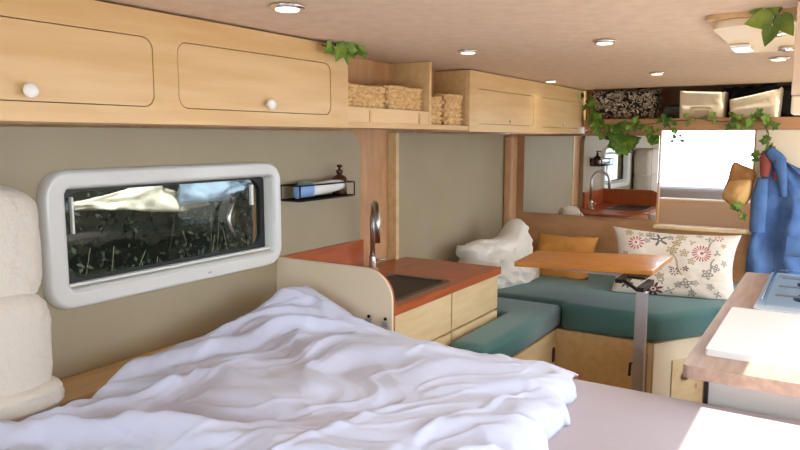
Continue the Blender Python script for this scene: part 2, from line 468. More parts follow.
cabinet('overhead_cabinet', 'pale birch overhead cabinet at the far end above the mirror, two rounded doors', 2.631, 4.21, 1.497,
        [(2.70, 3.357, 1.530, 1.680), (3.452, 4.14, 1.526, 1.680)], [(3.05, 1.547), (3.80, 1.545)])
t = thing('open_shelf', 'open birch shelf niche between the two overhead cabinets, holding baskets', 'shelf', (2.2, 1.4, 1.503))
obj('base_board', bx(1.782, 2.629, CF + 0.004, 1.50, 1.503, 1.521), M['birch_edge'], t)
obj('front_lip', bx(1.782, 2.296, CF + 0.003, CF + 0.016, 1.5215, 1.569), M['birch_door'], t)
obj('divider', bx(2.297, 2.313, CF + 0.002, 1.488, 1.5215, CEIL - 0.003), M['birch'], t)
obj('back_panel', bx(1.782, 2.629, 1.489, 1.50, 1.5215, CEIL - 0.003), M['niche_ply'], t)
for bxx in (1.90, 2.22):
    obj('lip_bracket', bx(bxx, bxx + 0.012, CF - 0.001, CF + 0.0028, 1.523, 1.560), M['birch_edge'], t)

# baskets: woven seagrass, a body and a rolled rim
def basket(label, x0, x1, y0, y1, z0, z1, seed):
    t = thing('basket', label, 'basket', ((x0 + x1) / 2, (y0 + y1) / 2, z0), 'woven baskets in the open shelf')
    w, d, h = x1 - x0, y1 - y0, z1 - z0
    per = 2 * (w + d); strands = 2 * max(10, int(per / 0.030)); rows = max(6, int(h / 0.0155))
    bm = NB()
    out = rrect(x0, x1, y0, y1, 0.02, 4)
    # arc length parametrised outline
    L = [0.0]
    for i in range(len(out)):
        a, b = Vector(out[i]), Vector(out[(i + 1) % len(out)]); L.append(L[-1] + (b - a).length)
    def at(s):
        s = (s % 1) * L[-1]
        for i in range(len(out)):
            if L[i + 1] >= s:
                f = (s - L[i]) / max(1e-9, L[i + 1] - L[i]); a, b = Vector(out[i]), Vector(out[(i + 1) % len(out)])
                p = a.lerp(b, f); e = (b - a).normalized(); return p, Vector((e.y, -e.x))
        return Vector(out[0]), Vector((0, -1))
    nu, nv = strands * 6, rows * 6
    def f(u, v):
        p, n = at(u)
        ph = (1 if int(v * rows) % 2 else 0)
        k = abs(math.sin(PI * v * rows)) ** 0.7 * (0.55 + 0.45 * math.sin(2 * PI * (u * strands / 2 + 0.5 * ph)))
        off = 0.012 * k - 0.008 + 0.004 * n3(p.x * 14 + seed, v * 4, 0)
        zz = z0 + v * (h + 0.008 * n3(p.x * 9 + seed, p.y * 9, 3) + 0.004 * math.sin(u * strands * 2.1)*v)
        return Vector((p.x + n.x * off, p.y + n.y * off, zz))
    V = grid(bm, f, nu, nv, True)
    bm.faces.new([V[i][0] for i in range(nu)])
    b = obj('basket_body', bm, M['rope'], t, True)
    md = b.modifiers.new('wall', 'SOLIDIFY'); md.thickness = 0.006; md.offset = -1
    bm = NB(); pts = []
    for i in range(160):
        p, n = at(i / 160); pts.append((p.x - n.x * 0.002, p.y - n.y * 0.002, z1 + 0.008 * n3(p.x * 9 + seed, p.y * 9, 3) + 0.002 * math.sin(i * 1.3)))
    tube(bm, pts + [pts[0]], 0.0062, 6, False)
    obj('rim', bm, M['rope'], t, True)
basket('wide woven basket beside the long overhead cabinet', 1.80, 2.035, 1.344, 1.475, 1.5225, 1.640, 1)
basket('wide woven basket beside the shelf divider, left of it', 2.046, 2.291, 1.344, 1.475, 1.5225, 1.648, 4)
basket('narrow woven basket right of the shelf divider', 2.335, 2.435, 1.340, 1.475, 1.5225, 1.622, 8)
basket('narrow woven basket beside the far overhead cabinet end', 2.462, 2.605, 1.336, 1.475, 1.5225, 1.640, 11)

# ------------------------------------------------------------------ ceiling fittings
def downlight(x, y, label, s=1.0):
    t = thing('downlight', label, 'ceiling light', (x, y, CEIL), 'round downlights in the ceiling')
    bm = NB(); lathe(bm, [(0.026 * s, 0), (0.034 * s, -0.002), (0.034 * s, -0.006), (0.025 * s, -0.009)], (x, y, CEIL - 0.0002), 'z', 28)
    obj('bezel', bm, M['chrome'], t, True)
    bm = NB(); lathe(bm, [(0.0235 * s, -0.0092), (0.022 * s, -0.012), (0.012 * s, -0.0135)], (x, y, CEIL), 'z', 24)
    obj('lens', bm, M['led'], t, True)
downlight(1.182, 1.039, 'large round downlight nearest the camera, above the long overhead cabinet', 1.15)
downlight(2.089, 1.056, 'round downlight in front of the open basket shelf')
downlight(2.096, 0.608, 'round downlight in the middle of the ceiling, alone')
downlight(3.376, 1.242, 'round downlight right beside the far overhead cabinet top')
downlight(3.22, 0.70, 'round downlight above the dining table')
downlight(2.863, 0.204, 'round downlight just beyond the cream roof hatch')

t = thing('roof_hatch', 'cream roof hatch panel with a white latch under the ceiling', 'roof hatch', (2.11, 0.13, CEIL - 0.046))
bm = NB(); plate(bm, rrect(1.815, 2.40, 0.0, 0.278, 0.05, 6), [], 'z', CEIL - 0.030, CEIL - 0.012)
bevelled(obj('hatch_panel', bm, M['cream_panel'], t), 0.006)
bm = NB(); plate(bm, rrect(1.803, 2.43, -0.05, 0.290, 0.03, 6), [rrect(1.86, 2.37, 0.02, 0.25, 0.03, 6)], 'z', CEIL - 0.0115, CEIL - 0.0005)
obj('hatch_frame', bm, M['birch_edge'], t)
obj('hatch_latch', bx(2.14, 2.27, 0.222, 0.278, CEIL - 0.042, CEIL - 0.0305, bev=0.006), M['white_gloss'], t)
for hx in (1.93, 2.28):
    bm = NB(); lathe(bm, [(0.016, -0.0303), (0.022, -0.034), (0.022, -0.042), (0.008, -0.046)], (hx, 0.145, CEIL), 'z', 20)
    obj('hatch_catch', bm, M['chrome'], t, True)

# right overhead cabinet, a sliver at the picture's edge
t = thing('overhead_cabinet', 'tan overhead cabinet end cut by the right picture edge', 'cabinet', (2.2, -0.12, 1.56))
obj('carcass', bx(1.7165, 1.80, RW + 0.005, 0.092, 1.56, CEIL - 0.004), M['ceil'], t)
obj('end_panel', bx(1.70, 1.716, RW + 0.005, 0.094, 1.56, CEIL - 0.004, bev=0.002), M['ceil'], t)
t2 = obj('strip_light', bx(1.705, 1.79, RW + 0.02, 0.093, 1.520, 1.5597, bev=0.004), M['cream_panel'])
tag(t2, 'cream strip under the tan cabinet end at the right picture edge', 'light')

# ------------------------------------------------------------------ wire rack with toiletries
t = thing('wire_rack', 'dark wire rack on the grey wall right of the window', 'rack', (2.13, WALL - 0.05, 1.229))
RX0, RX1, RY0, RY1, RZ0, RZ1 = 1.985, 2.33, WALL - 0.10, WALL - 0.004, 1.234, 1.290
bm = NB()
for z in (RZ0, RZ1):
    tube(bm, [(RX0, RY1, z), (RX0, RY0, z), (RX1, RY0, z), (RX1, RY1, z), (RX0, RY1, z)], 0.0032, 6)
for x in (RX0, RX1):
    for y in (RY0, RY1): tube(bm, [(x, y, RZ0), (x, y, RZ1)], 0.0032, 6)
obj('rack_frame', bm, M['dark_metal'], t, True)
bm = NB()
for k in range(1, 18): x = RX0 + (RX1 - RX0) * k / 18; tube(bm, [(x, RY0, RZ0), (x, RY1, RZ0)], 0.0016, 5)
tag(obj('rack_wires', bm, M['dark_metal'], t))
obj('rack_tray', bx(RX0 + 0.004, RX1 - 0.004, RY0 + 0.004, RY1 - 0.002, RZ0 - 0.005, RZ0 - 0.0025), M['dark_metal'], t)
t = thing('soap_dispenser', 'small amber pump bottle standing in the wire rack', 'soap bottle', (2.295, WALL - 0.05, 1.2365))
bm = NB(); lathe(bm, [(0.029, 0), (0.031, 0.004), (0.031, 0.066), (0.025, 0.076), (0.011, 0.082), (0.011, 0.088)], (2.295, WALL - 0.05, 1.2365), 'z', 24)
obj('bottle', bm, M['soapbrown'], t, True)
bm = NB(); lathe(bm, [(0.014, 0.0885), (0.014, 0.102), (0.006, 0.103), (0.006, 0.114), (0.011, 0.115), (0.011, 0.124)], (2.295, WALL - 0.05, 1.2365), 'z', 16)
tube(bm, [(2.295, WALL - 0.05, 1.357), (2.272, WALL - 0.078, 1.354)], 0.004, 8)
obj('pump', bm, M['soapbrown'], t, True)
t = thing('toothpaste_tube', 'white and pale blue tube lying across the wire rack front', 'tube', (2.12, WALL - 0.07, 1.24))
def tube_body(u, v):
    x = 2.0 + 0.28 * u; a = 2 * PI * v; fl = 1 - 0.75 * (u ** 1.5)
    ry = 0.024 * (0.55 + 0.45 * u) if u < 0.5 else 0.0186; rz = 0.021 * (0.35 + 0.65 * min(1, 1.6 * (1 - abs(u - 0.4))))
    return Vector((x, RY0 + 0.032 + ry * 1.15 * math.cos(a), 1.266 + 0.014 * u + rz * 1.25 * math.sin(a)))
bm = NB(); G = grid(bm, tube_body, 16, 20); bmesh.ops.remove_doubles(bm, verts=bm.verts, dist=1e-5); bmesh.ops.holes_fill(bm, edges=bm.edges)
tb = obj('tube_body', bm, [M['white_gloss'], M['toothblue']], t, True)
for p in tb.data.polygons:
    if p.center.x + wloc(tb).x < 2.085: p.material_index = 1
t = obj('sponge', bx(2.07, 2.16, WALL - 0.040, WALL - 0.008, 1.2365, 1.304, bev=0.012, seg=3), M['green'], None, True)
tag(t, 'pale green sponge at the back of the wire rack', 'sponge')

# ------------------------------------------------------------------ left kitchen block
KX0, KX1, KY = 1.972, 2.888, 1.273
t = thing('kitchen_cabinet', 'pale plywood kitchen cabinet under the reddish brown worktop', 'cabinet', (2.4, 1.55, FL))
obj('carcass', bx(KX0 + 0.003, KX1 - 0.012, KY + 0.03, WALL - 0.002, FL, WT - 0.0305), M['birch_edge'], t)
for (a, b) in ((KX0 + 0.012, 2.42), (2.43, KX1 - 0.016)):
    obj('door', bx(a, b, KY + 0.012, KY + 0.0295, FL + 0.06, WT - 0.20, bev=0.002), M['pale_ply'], t)
    obj('drawer_front', bx(a, b, KY + 0.012, KY + 0.0295, WT - 0.19, WT - 0.035, bev=0.002), M['pale_ply'], t)
t = thing('worktop', 'reddish brown worktop with a low backsplash behind the cream bed divider', 'worktop', (2.4, 1.55, WT - 0.03))
bm = NB(); plate(bm, rrect(KX0 + 0.001, KX1, KY, WALL - 0.001, (0, 0.01, 0, 0)), [rrect(2.04, 2.46, 1.325, 1.60, 0.03)], 'z', WT - 0.03, WT)
bevelled(obj('worktop_board', bm, M['mahogany'], t), 0.002)
bm = NB(); plate(bm, rrect(KX0 + 0.001, 2.511, WT + 0.0005, 1.0165, 0.0), [], 'y', WALL - 0.018, WALL - 0.001)
obj('backsplash', bm, M['mahogany'], t)
t = thing('sink', 'dark covered sink let into the reddish brown worktop', 'sink', (2.25, 1.46, WT - 0.02))
bm = NB(); plate(bm, rrect(2.020, 2.475, 1.305, 1.62, 0.04), [rrect(2.045, 2.45, 1.330, 1.595, 0.03)], 'z', WT + 0.0003, WT + 0.006)
obj('sink_rim', bm, M['rim'], t)
bm = NB(); plate(bm, rrect(2.046, 2.449, 1.331, 1.594, 0.03), [], 'z', WT - 0.02, WT + 0.002)
obj('sink_lid', bm, M['black_glass'], t)
t = thing('mixer_tap', 'tall swan neck steel tap behind the cream bed divider', 'tap', (2.50, 1.725, WT))
BXp, BYp = 2.505, 1.73
bm = NB(); lathe(bm, [(0.026, 0), (0.026, 0.008), (0.016, 0.014), (0.016, 0.06), (0.013, 0.07)], (BXp, BYp, WT + 0.0003), 'z', 20)
tube(bm, [(BXp, BYp, WT + 0.045), (BXp + 0.03, BYp - 0.05, WT + 0.05)], 0.006, 8)
obj('tap_base', bm, M['steel'], t, True)
pts = [(BXp, BYp, WT + 0.06), (BXp, BYp, WT + 0.2)]
dx, dy = -0.74, -0.67
for k in range(13):
    a = PI * k / 12; r = 0.085
    pts.append((BXp + dx * (r - r * math.cos(a)), BYp + dy * (r - r * math.cos(a)), WT + 0.225 + r * math.sin(a)))
pts.append((BXp + dx * 0.17, BYp + dy * 0.17, WT + 0.15))
bm = NB(); tube(bm, pts, 0.0115, 14); obj('swan_neck', bm, M['steel'], t, True)

t = thing('bed_divider', 'cream upright panel with a rounded corner between bed and worktop', 'panel', (1.966, 1.53, 0.78))
prof = rrect(1.268, WALL - 0.0012, 0.70, 1.0175, (0, 0, 0, 0.11), 12)
bm = NB(); plate(bm, prof, [], 'x', 1.953, 1.9635); bevelled(obj('front_face', bm, M['cream_panel'], t), 0.002)
bm = NB(); plate(bm, prof, [], 'x', 1.964, 1.9715); obj('back_face', bm, M['mahogany'], t)
for y in (1.365, 1.295):
    bm = NB(); lathe(bm, [(0.006, 0), (0.006, -0.004), (0.003, -0.006)], (1.9528, y, 0.845), 'x', 12); obj('screw', bm, M['dark_metal'], t, True)
    obj('bracket', bx(1.946, 1.9527, y - 0.012, y + 0.012, 0.818, 0.836), M['alu'], t)

# ------------------------------------------------------------------ bed
t = thing('bed', 'low plywood bed base under the mattress', 'bed', (0.6, 0.7, FL))
obj('base_box', bx(-0.7, 1.93, RW + 0.005, 1.635, FL, 0.55), M['pale_ply'], t)
obj('wall_ledge', bx(-0.7, 1.950, 1.637, WALL - 0.001, 0.62, 0.80, bev=0.004), M['birch'], t)
def mattress(u, v):
    pass
bm = NB()
box(bm, -0.7, 1.935, RW + 0.006, 1.634, 0.552, BED, bev=0.035, seg=4)
tag(obj('mattress', bm, M['sheet'], None, True), 'mattress under a pinkish grey fitted sheet', 'mattress')

# duvet: a thick heap with wrinkles
def duvet_top(x, y):
    # big form
    z = 0.034
    z += 0.115 * math.exp(-(((x - 1.74) / 0.26) ** 2 + ((y - 1.66) / 0.30) ** 2))
    z += 0.035 * math.exp(-(((x - 1.1) / 0.45) ** 2 + ((y - 1.05) / 0.5) ** 2))
    z += 0.018 * n3(x * 1.9 + 3, y * 1.9, 1.0, 2)
    wx, wy = x + 0.14 * n3(x * 2.2, y * 2.2, 5, 2), y + 0.14 * n3(x * 2.2 + 9, y * 2.2, 5, 2)
    def ridge(a, s, sd, e=1.6):
        q = (wx * math.cos(a) + wy * math.sin(a)) * s; r = (-wx * math.sin(a) + wy * math.cos(a)) * s * 0.30
        k = 1 - abs(noise.noise(Vector((q, r, sd)))) * 2.6
        k = max(0.0, k); return k * k * (3 - 2 * k)
    m = 0.5 + 0.5 * n3(x * 2.0, y * 2.0, 11, 2)
    z += 0.034 * ridge(0.55, 2.8, 21) * (0.35 + m)
    z += 0.028 * ridge(1.25, 4.4, 33) * (1.25 - m)
    z += 0.016 * ridge(-0.5, 6.0, 43) * m
    z += 0.019 * ridge(0.95, 7.5, 57) * (1.2 - m)
    z += 0.009 * ridge(0.2, 12.0, 61) * m
    z += 0.0022 * n3(x * 12, y * 12, 7, 2)
    def crease(a, s, sd):
        q = (wx * math.cos(a) + wy * math.sin(a)) * s; r = (-wx * math.sin(a) + wy * math.cos(a)) * s * 0.35
        return max(0.0, 1 - abs(noise.noise(Vector((q, r, sd)))) * 7.0)
    z += 0.010 * crease(0.75, 3.6, 71) * m + 0.008 * crease(1.5, 5.5, 73) * (1.2 - m) + 0.006 * crease(-0.2, 7.5, 77) * m + 0.004 * crease(1.1, 13, 79)
    k = min(1.0, max(0.0, (1.96 - x) / 0.42)); k = k * k * (3 - 2 * k)
    side = min(1.0, max(0.0, (y - 1.12) / 0.3)); low = 0.34 + 0.66 * k
    return z * (low + (1 - low) * side)
def duvet_shape(u, v):
    # u along x (foot to head end), v across from the aisle to the wall
    x = 0.15 + 1.785 * u
    lo = 0.49 + 0.10 * max(0.0, (x - 1.3) / 0.6) ** 1.2 + 0.012 * math.sin(x * 31) + 0.02 * n3(x * 6, 0, 2)
    hi = 1.545 + 0.075 * min(1.0, max(0.0, (x - 0.98) / 0.16)) + 0.012 * n3(x * 5, 3, 0)
    y = lo + (hi - lo) * v
    return x, y
def duvet_pt(u, v, s):
    x, y = duvet_shape(u, v)
    e = min(1.0, (v / 0.07)) ; e2 = min(1.0, (1 - v) / 0.06); e3 = min(1.0, (1 - u) / 0.05); e4 = min(1.0, u / 0.05)
    rim = 1.0
    for q in (e, e2, e3, e4): rim *= math.sqrt(max(0.0, 1 - (1 - q) ** 2))
    rag = 0.012 * n3(u * 30, v * 30, 9)
    if s < 0: return Vector((x, y, BED + 0.002))
    return Vector((x + rag * (1 - rim), y + rag * (1 - rim), BED + 0.003 + duvet_top(x, y) * (0.10 + 0.90 * rim)))
bm = NB()
NU, NV = 320, 250
A = grid(bm, lambda u, v: duvet_pt(u, v, 1), NU, NV)
# underside skirt
ring = [A[i][0] for i in range(NU + 1)] + [A[NU][j] for j in range(1, NV + 1)] + [A[i][NV] for i in range(NU - 1, -1, -1)] + [A[0][j] for j in range(NV - 1, 0, -1)]
low = [bm.verts.new((v.co.x, v.co.y, BED + 0.001)) for v in ring]
n = len(ring)
for i in range(n): bm.faces.new((ring[i], ring[(i + 1) % n], low[(i + 1) % n], low[i]))
bm.faces.new(low)
tag(obj('duvet', bm, M['duvet'], None, True), 'crumpled white duvet heaped over the bed', 'duvet')

# folded quilt against the wall at the left
def quilt_block(bm, cx, cy, z0, z1, hx, hy, seed, p=4.0):
    zc, hz = (z0 + z1) / 2, (z1 - z0) / 2
    def f(u, v):
        th = 2 * PI * u; ph = PI * (v - 0.5)
        c, s_ = math.cos(ph), math.sin(ph)
        sg = lambda q, e: math.copysign(abs(q) ** e, q)
        e1, e2 = 0.42, 0.5
        d = Vector((sg(c, e1) * sg(math.cos(th), e2), sg(c, e1) * sg(math.sin(th), e2), sg(s_, e1)))
        q = 1 + 0.030 * noise.noise(Vector((d.x * 1.6 + seed, d.y * 1.6, d.z * 2.0))) + 0.012 * noise.noise(Vector((d.x * 4 + seed, d.y * 4, d.z * 5))) + 0.035 * (0.5 - abs(noise.noise(Vector((d.x * 5 + seed, d.y * 5, d.z * 8 + d.x * 3)))))**2
        return Vector((cx + d.x * hx * q, min(WALL - 0.004, cy + d.y * hy * q), zc + d.z * hz * (1 + 0.03 * n3(d.x * 2, d.y * 2, seed))))
    grid(bm, f, 110, 70, True)
bm = NB()
quilt_block(bm, 0.71, 1.695, 1.06, 1.365, 0.235, 0.100, 1.0)
quilt_block(bm, 0.705, 1.685, 0.815, 1.12, 0.243, 0.110, 5.0)
quilt_block(bm, 0.715, 1.675, 0.803, 0.885, 0.250, 0.118, 9.0)
bmesh.ops.remove_doubles(bm, verts=bm.verts, dist=0.0005)
tag(obj('folded_quilt', bm, M['quilt'], None, True), 'folded cream quilt stacked upright against the wall left of the window', 'quilt')

# ------------------------------------------------------------------ benches
t = thing('storage_bench', 'short plywood bench along the left wall beyond the worktop', 'bench', (3.03, 1.45, FL))
bm = NB(); plate(bm, [(2.36, 1.10), (3.166, 1.10), (3.166, WALL - 0.012), (2.892, WALL - 0.012), (2.892, 1.262), (2.36, 1.262)], [], 'z', FL, 0.549)
obj('bench_base', bm, M['pale_ply'], t)
bm = NB(); plate(bm, rrect(3.105, 3.135, 0.395, 0.47, 0.0145, 8), [], 'y', 1.0955, 1.0998); obj('finger_hole', bm, M['dark_gap'], t)
obj('base_seam', bx(3.155, 3.160, 1.0965, 1.0998, FL, 0.549), M['birch_edge'], t)
def soft(bm, outline, z0, z1, r, seg=5):
    lays = []
    c = Vector((sum(p[0] for p in outline) / len(outline), sum(p[1] for p in outline) / len(outline)))
    n = len(outline)
    def inset(d):
        out = []
        for i in range(n):
            a, b, c_ = Vector(outline[i - 1]), Vector(outline[i]), Vector(outline[(i + 1) % n])
            e1, e2 = (b - a).normalized(), (c_ - b).normalized()
            n1, n2 = Vector((-e1.y, e1.x)), Vector((-e2.y, e2.x))
            m = (n1 + n2); m = m / max(0.4, m.length_squared / 2) if m.length > 1e-6 else n1
            out.append(b + m * d)
        return out
    for k in range(seg + 1):
        a = 0.5 * PI * k / seg; lays.append((r - r * math.sin(a), z0 + r - r * math.cos(a)))
    for k in range(seg + 1):
        a = 0.5 * PI * k / seg; lays.append((r - r * math.cos(a), z1 - r + r * math.sin(a)))
    rings = [[bm.verts.new((p.x, p.y, z)) for p in inset(d)] for d, z in lays]
    for a, b in zip(rings, rings[1:]):
        for i in range(n): bm.faces.new((a[i], a[(i + 1) % n], b[(i + 1) % n], b[i]))
    bm.faces.new(rings[0][::-1]); bm.faces.new(rings[-1])
    return bm
bm = NB(); soft(bm, [(2.355, 1.09), (3.182, 1.085), (3.182, WALL - 0.012), (2.895, WALL - 0.012), (2.895, 1.265), (2.355, 1.265)], 0.552, 0.672, 0.035)
tag(obj('bench_cushion', bm, M['teal'], None, True), 'green teal seat cushion on the left bench beside the worktop', 'cushion')
t = thing('storage_bench', 'plywood bench with a chamfered corner below the bulkhead and mirror', 'bench', (3.65, 1.05, FL))
fb = [(3.17, WALL - 0.012), (3.17, 0.652), (3.44, 0.475), (3.44, 0.30), (BH - 0.002, 0.30), (BH - 0.002, WALL - 0.012)]
bm = NB(); plate(bm, fb, [], 'z', FL, 0.549); obj('bench_base', bm, M['birch'], t)
# chamfer panel in pale laminate with a small hatch and its latch
ch0, ch1 = Vector((3.17, 0.652)), Vector((3.44, 0.475)); e = (ch1 - ch0).normalized(); nrm = Vector((-e.y, e.x)) * -1
if nrm.x > 0: nrm = -nrm
def chp(s, z, o): p = ch0 + e * s + nrm * o; return Vector((p.x, p.y, z))
def chbox(s0, s1, z0, z1, o0, o1):
    bm = NB(); A = [bm.verts.new(chp(s, z, o)) for o in (o0, o1) for s, z in ((s0, z0), (s1, z0), (s1, z1), (s0, z1))]
    for f in ((0, 1, 2, 3), (7, 6, 5, 4), (0, 4, 5, 1), (1, 5, 6, 2), (2, 6, 7, 3), (3, 7, 4, 0)): bm.faces.new([A[i] for i in f])
    return bm
obj('corner_panel', chbox(0.002, 0.32, FL, 0.548, 0.0005, 0.006), M['cream_panel'], t)
hp = obj('hatch', chbox(0.115, 0.30, 0.20, 0.455, 0.0065, 0.010), M['pale_ply'], t)
bm = NB(); lathe(bm, [(0.020, 0), (0.020, 0.008), (0.012, 0.016), (0.006, 0.02)], (0, 0, 0), 'z', 20)
place(bm, frame_mtx(chp(0.195, 0.372, 0.0105), (e.x, e.y, 0), (0, 0, 1)) @ Matrix.Rotation(0, 4, 'X'))
obj('latch_knob', bm, M['steel'], hp, True)
obj('sticker', chbox(0.262, 0.277, 0.300, 0.325, 0.0102, 0.0108), M['pink'], hp)
obj('table_rail', bx(3.158, 3.1695, 0.675, 0.70, FL, 0.50), M['alu'], t)
obj('corner_post', bx(3.1655, 3.1698, 0.655, 0.672, FL, 0.548), M['cream_panel'], t)
fc = [(3.145, WALL - 0.014), (3.145, 0.635), (3.17, 0.61), (3.425, 0.455), (3.445, 0.44), (3.445, 0.31), (BH - 0.006, 0.31), (BH - 0.006, WALL - 0.014)]
fc = [(3.19, WALL - 0.014), (3.19, 1.09), (3.15, 1.07), (3.15, 0.65), (3.175, 0.615), (3.42, 0.45), (3.45, 0.42), (3.45, 0.31), (BH - 0.006, 0.31), (BH - 0.006, WALL - 0.014)]
bm = NB(); soft(bm, fc, 0.552, 0.685, 0.03)
tag(obj('bench_cushion', bm, M['teal'], None, True), 'dark teal seat cushion on the front bench under the floral pillow', 'cushion')

# ------------------------------------------------------------------ table
TZ = 0.90
tq = [(2.941, 1.236), (3.056, 0.643), (3.51, 0.648), (3.290, 1.264)]
t = thing('dining_table', 'small orange oak table on one aluminium leg before the floral pillow', 'table', (2.863, 0.64, FL))
bm = NB(); plate(bm, tq, [], 'z', TZ - 0.020, TZ + 0.003)
bevelled(obj('tabletop', bm, M['oak'], t), 0.004)
bm = NB(); box(bm, 2.845, 2.881, 0.618, 0.664, FL, TZ - 0.050, bev=0.006)
bevelled(obj('table_leg', bm, M['alu'], t), 0.002)
bm = NB(); box(bm, 2.905, 3.30, 0.735, 0.763, TZ - 0.037, TZ - 0.0205); box(bm, 2.838, 3.03, 0.630, 0.657, TZ - 0.0495, TZ - 0.031); box(bm, 3.0, 3.125, 0.662, 0.735, TZ - 0.031, TZ - 0.0205)
tube(bm, [(2.94, 0.735, TZ - 0.03), (2.867, 0.652, TZ - 0.055)], 0.0075, 8)
obj('leg_bracket', bm, M['dark_metal'], t)
bm = NB(); box(bm, 3.143, 3.18, 0.765, 1.176, TZ - 0.055, TZ - 0.0205); obj('cross_bar', bm, M['alu'], t)
bm = NB(); tube(bm, [(2.858, 0.6645, 0.542), (2.858, 0.675, 0.542), (2.858, 0.677, 0.487)], 0.0055, 8); obj('leg_lever', bm, M['rubber'], t)

# ------------------------------------------------------------------ pillows
bm = pillow(0.54, 0.34, 0.24, 80, 60, 0.05, 0.030, 3.0)
place(bm, frame_mtx((3.46, 1.545, 0.765), (0.97, -0.22, 0.04), (0.02, 0.40, 0.92)))
for v in bm.verts:
    # pulled up tip at the far upper end
    k = max(0.0, min(1.0, (v.co.x - 3.52) / 0.14)) * max(0.0, (v.co.z - 0.78) / 0.12)
    v.co.z += 0.075 * min(1.0, k) ** 1.5
    q = n3(v.co.x * 5 + v.co.z * 4, v.co.z * 9 - v.co.x * 3, 4.0, 2); v.co.y -= 0.013 * (1 - min(1, abs(q) * 3.2))
    v.co.y = min(v.co.y, WALL - 0.012); v.co.z = max(v.co.z, 0.688 if v.co.x > 3.15 else 0.676)
tag(obj('pillow', bm, M['linen'], None, True), 'crumpled white pillow slumped against the grey wall on the left bench', 'pillow')
bm = pillow(0.36, 0.33, 0.12, 40, 34, 0.10, 0.012, 6.0)
place(bm, frame_mtx((3.84, 1.315, 0.765), (0.0, -1, 0), (0.55, 0, 0.83)))
for v in bm.verts: v.co.x = min(v.co.x, BH - 0.008); v.co.z = max(v.co.z, 0.688)
tag(obj('pillow', bm, M['orange'], None, True), 'orange cotton pillow leaning on the bulkhead under the mirror', 'pillow')

# floral pillow: pattern drawn in its cloth
RED, MAR, GRY, TAN, DK = (170, 46, 54), (88, 36, 44), (136, 130, 122), (160, 140, 100), (92, 92, 86)
motifs = []
def mo(px, py, r, kind, col, n=7): motifs.append(((px - 614) / 122.0, 1 - (py - 232) / 70.0, r / 122.0, kind, lin(col), n))
mo(699, 257, 9, 'burst', RED, 18); mo(637, 251, 8, 'burst', RED, 12); mo(660, 246, 9, 'leaves', DK, 5); mo(657, 293, 9.5, 'flower', MAR, 8)
mo(631, 288, 7, 'flower', DK, 6); mo(715, 240, 4.5, 'burst', RED, 7); mo(672, 256, 6, 'ring', TAN, 6); mo(680, 242, 6, 'ring', TAN, 6)
mo(658, 272, 6.5, 'ring', TAN, 7); mo(668, 265, 4.5, 'ring', TAN, 5); mo(685, 272, 3.2, 'flower', MAR, 5); mo(675, 275, 4.5, 'burst', MAR, 8)
mo(705, 275, 6.5, 'ring', GRY, 5); mo(714, 256, 4, 'leaves', GRY, 3); mo(713, 269, 5, 'ring', GRY, 4); mo(686, 285, 6.5, 'ring', GRY, 4)
mo(692, 294, 4.5, 'ring', GRY, 5); mo(672, 293, 5, 'leaves', GRY, 4); mo(651, 241, 5.5, 'ring', GRY, 6); mo(642, 242, 4, 'leaves', GRY, 4)
mo(706, 242, 4.5, 'leaves', GRY, 4); mo(630, 240, 5, 'ring', TAN, 6); mo(645, 283, 5, 'ring', TAN, 6); mo(715, 292, 4, 'leaves', GRY, 4)
mo(664, 285, 3.5, 'leaves', GRY, 3); mo(690, 247, 3.5, 'leaves', TAN, 3); mo(625, 262, 5, 'ring', GRY, 6); mo(640, 268, 5.5, 'burst', MAR, 9)
for px_, py_, r_, c_ in ((676, 249, 5, TAN), (683, 258, 5, TAN), (662, 280, 5, TAN), (690, 265, 4.5, TAN), (670, 243, 4, GRY), (648, 248, 4, GRY), (694, 284, 4, GRY), (708, 286, 4, GRY), (722, 264, 4, GRY), (679, 287, 4, GRY), (697, 238, 4, GRY), (632, 276, 4.5, TAN), (720, 248, 3.5, TAN)):
    mo(px_, py_, r_, 'ring', c_, 5)
stems = [((0.70, 0.64), (0.80, 0.85), GRY), ((0.74, 0.35), (0.80, 0.58), GRY), ((0.47, 0.62), (0.56, 0.35), TAN), ((0.36, 0.8), (0.22, 0.9), GRY), ((0.60, 0.22), (0.66, 0.10), GRY), ((0.38, 0.45), (0.55, 0.42), MAR)]
WHT = lin((216, 205, 192))
def floral(u, v):
    asp = 70.0 / 122.0 * 1.25
    for (cu, cv, r, kind, col, n) in motifs:
        dx, dy = (u - cu), (v - cv) * asp; d = math.hypot(dx, dy)
        if d > r: continue
        a = math.atan2(dy, dx); q = d / r; s = math.cos(n * a + cu * 9)
        if kind == 'burst' and ((q > 0.45 and s > 0.1) or q < 0.16): return col
        if kind == 'flower':
            lim = 0.72 + 0.28 * s
            if 0.28 < q < lim: return col if (q > lim - 0.16 or abs(s) > 0.35) else lin((150, 104, 100))
            if q < 0.14: return col
        if kind == 'ring':
            lim = 0.76 + 0.2 * s
            if lim - 0.34 < q < lim or 0.12 < q < 0.34: return col
        if kind == 'leaves' and 0.12 < q < 0.35 + 0.65 * max(0, s) and (s > 0.2 or q < 0.3): return col
    for (p, q, col) in stems:
        a, b, c = Vector(p), Vector(q), Vector((u, v)); d = b - a; tt = max(0, min(1, (c - a).dot(d) / d.length_squared))
        if (a + d * tt + Vector((0.012 * math.sin(tt * 6), 0)) - c).length < 0.007: return lin(col)
    return WHT
bm = NB()
cl = bm.verts.layers.float_color.new('pattern')
W_, H_, T_ = 0.63, 0.42, 0.16
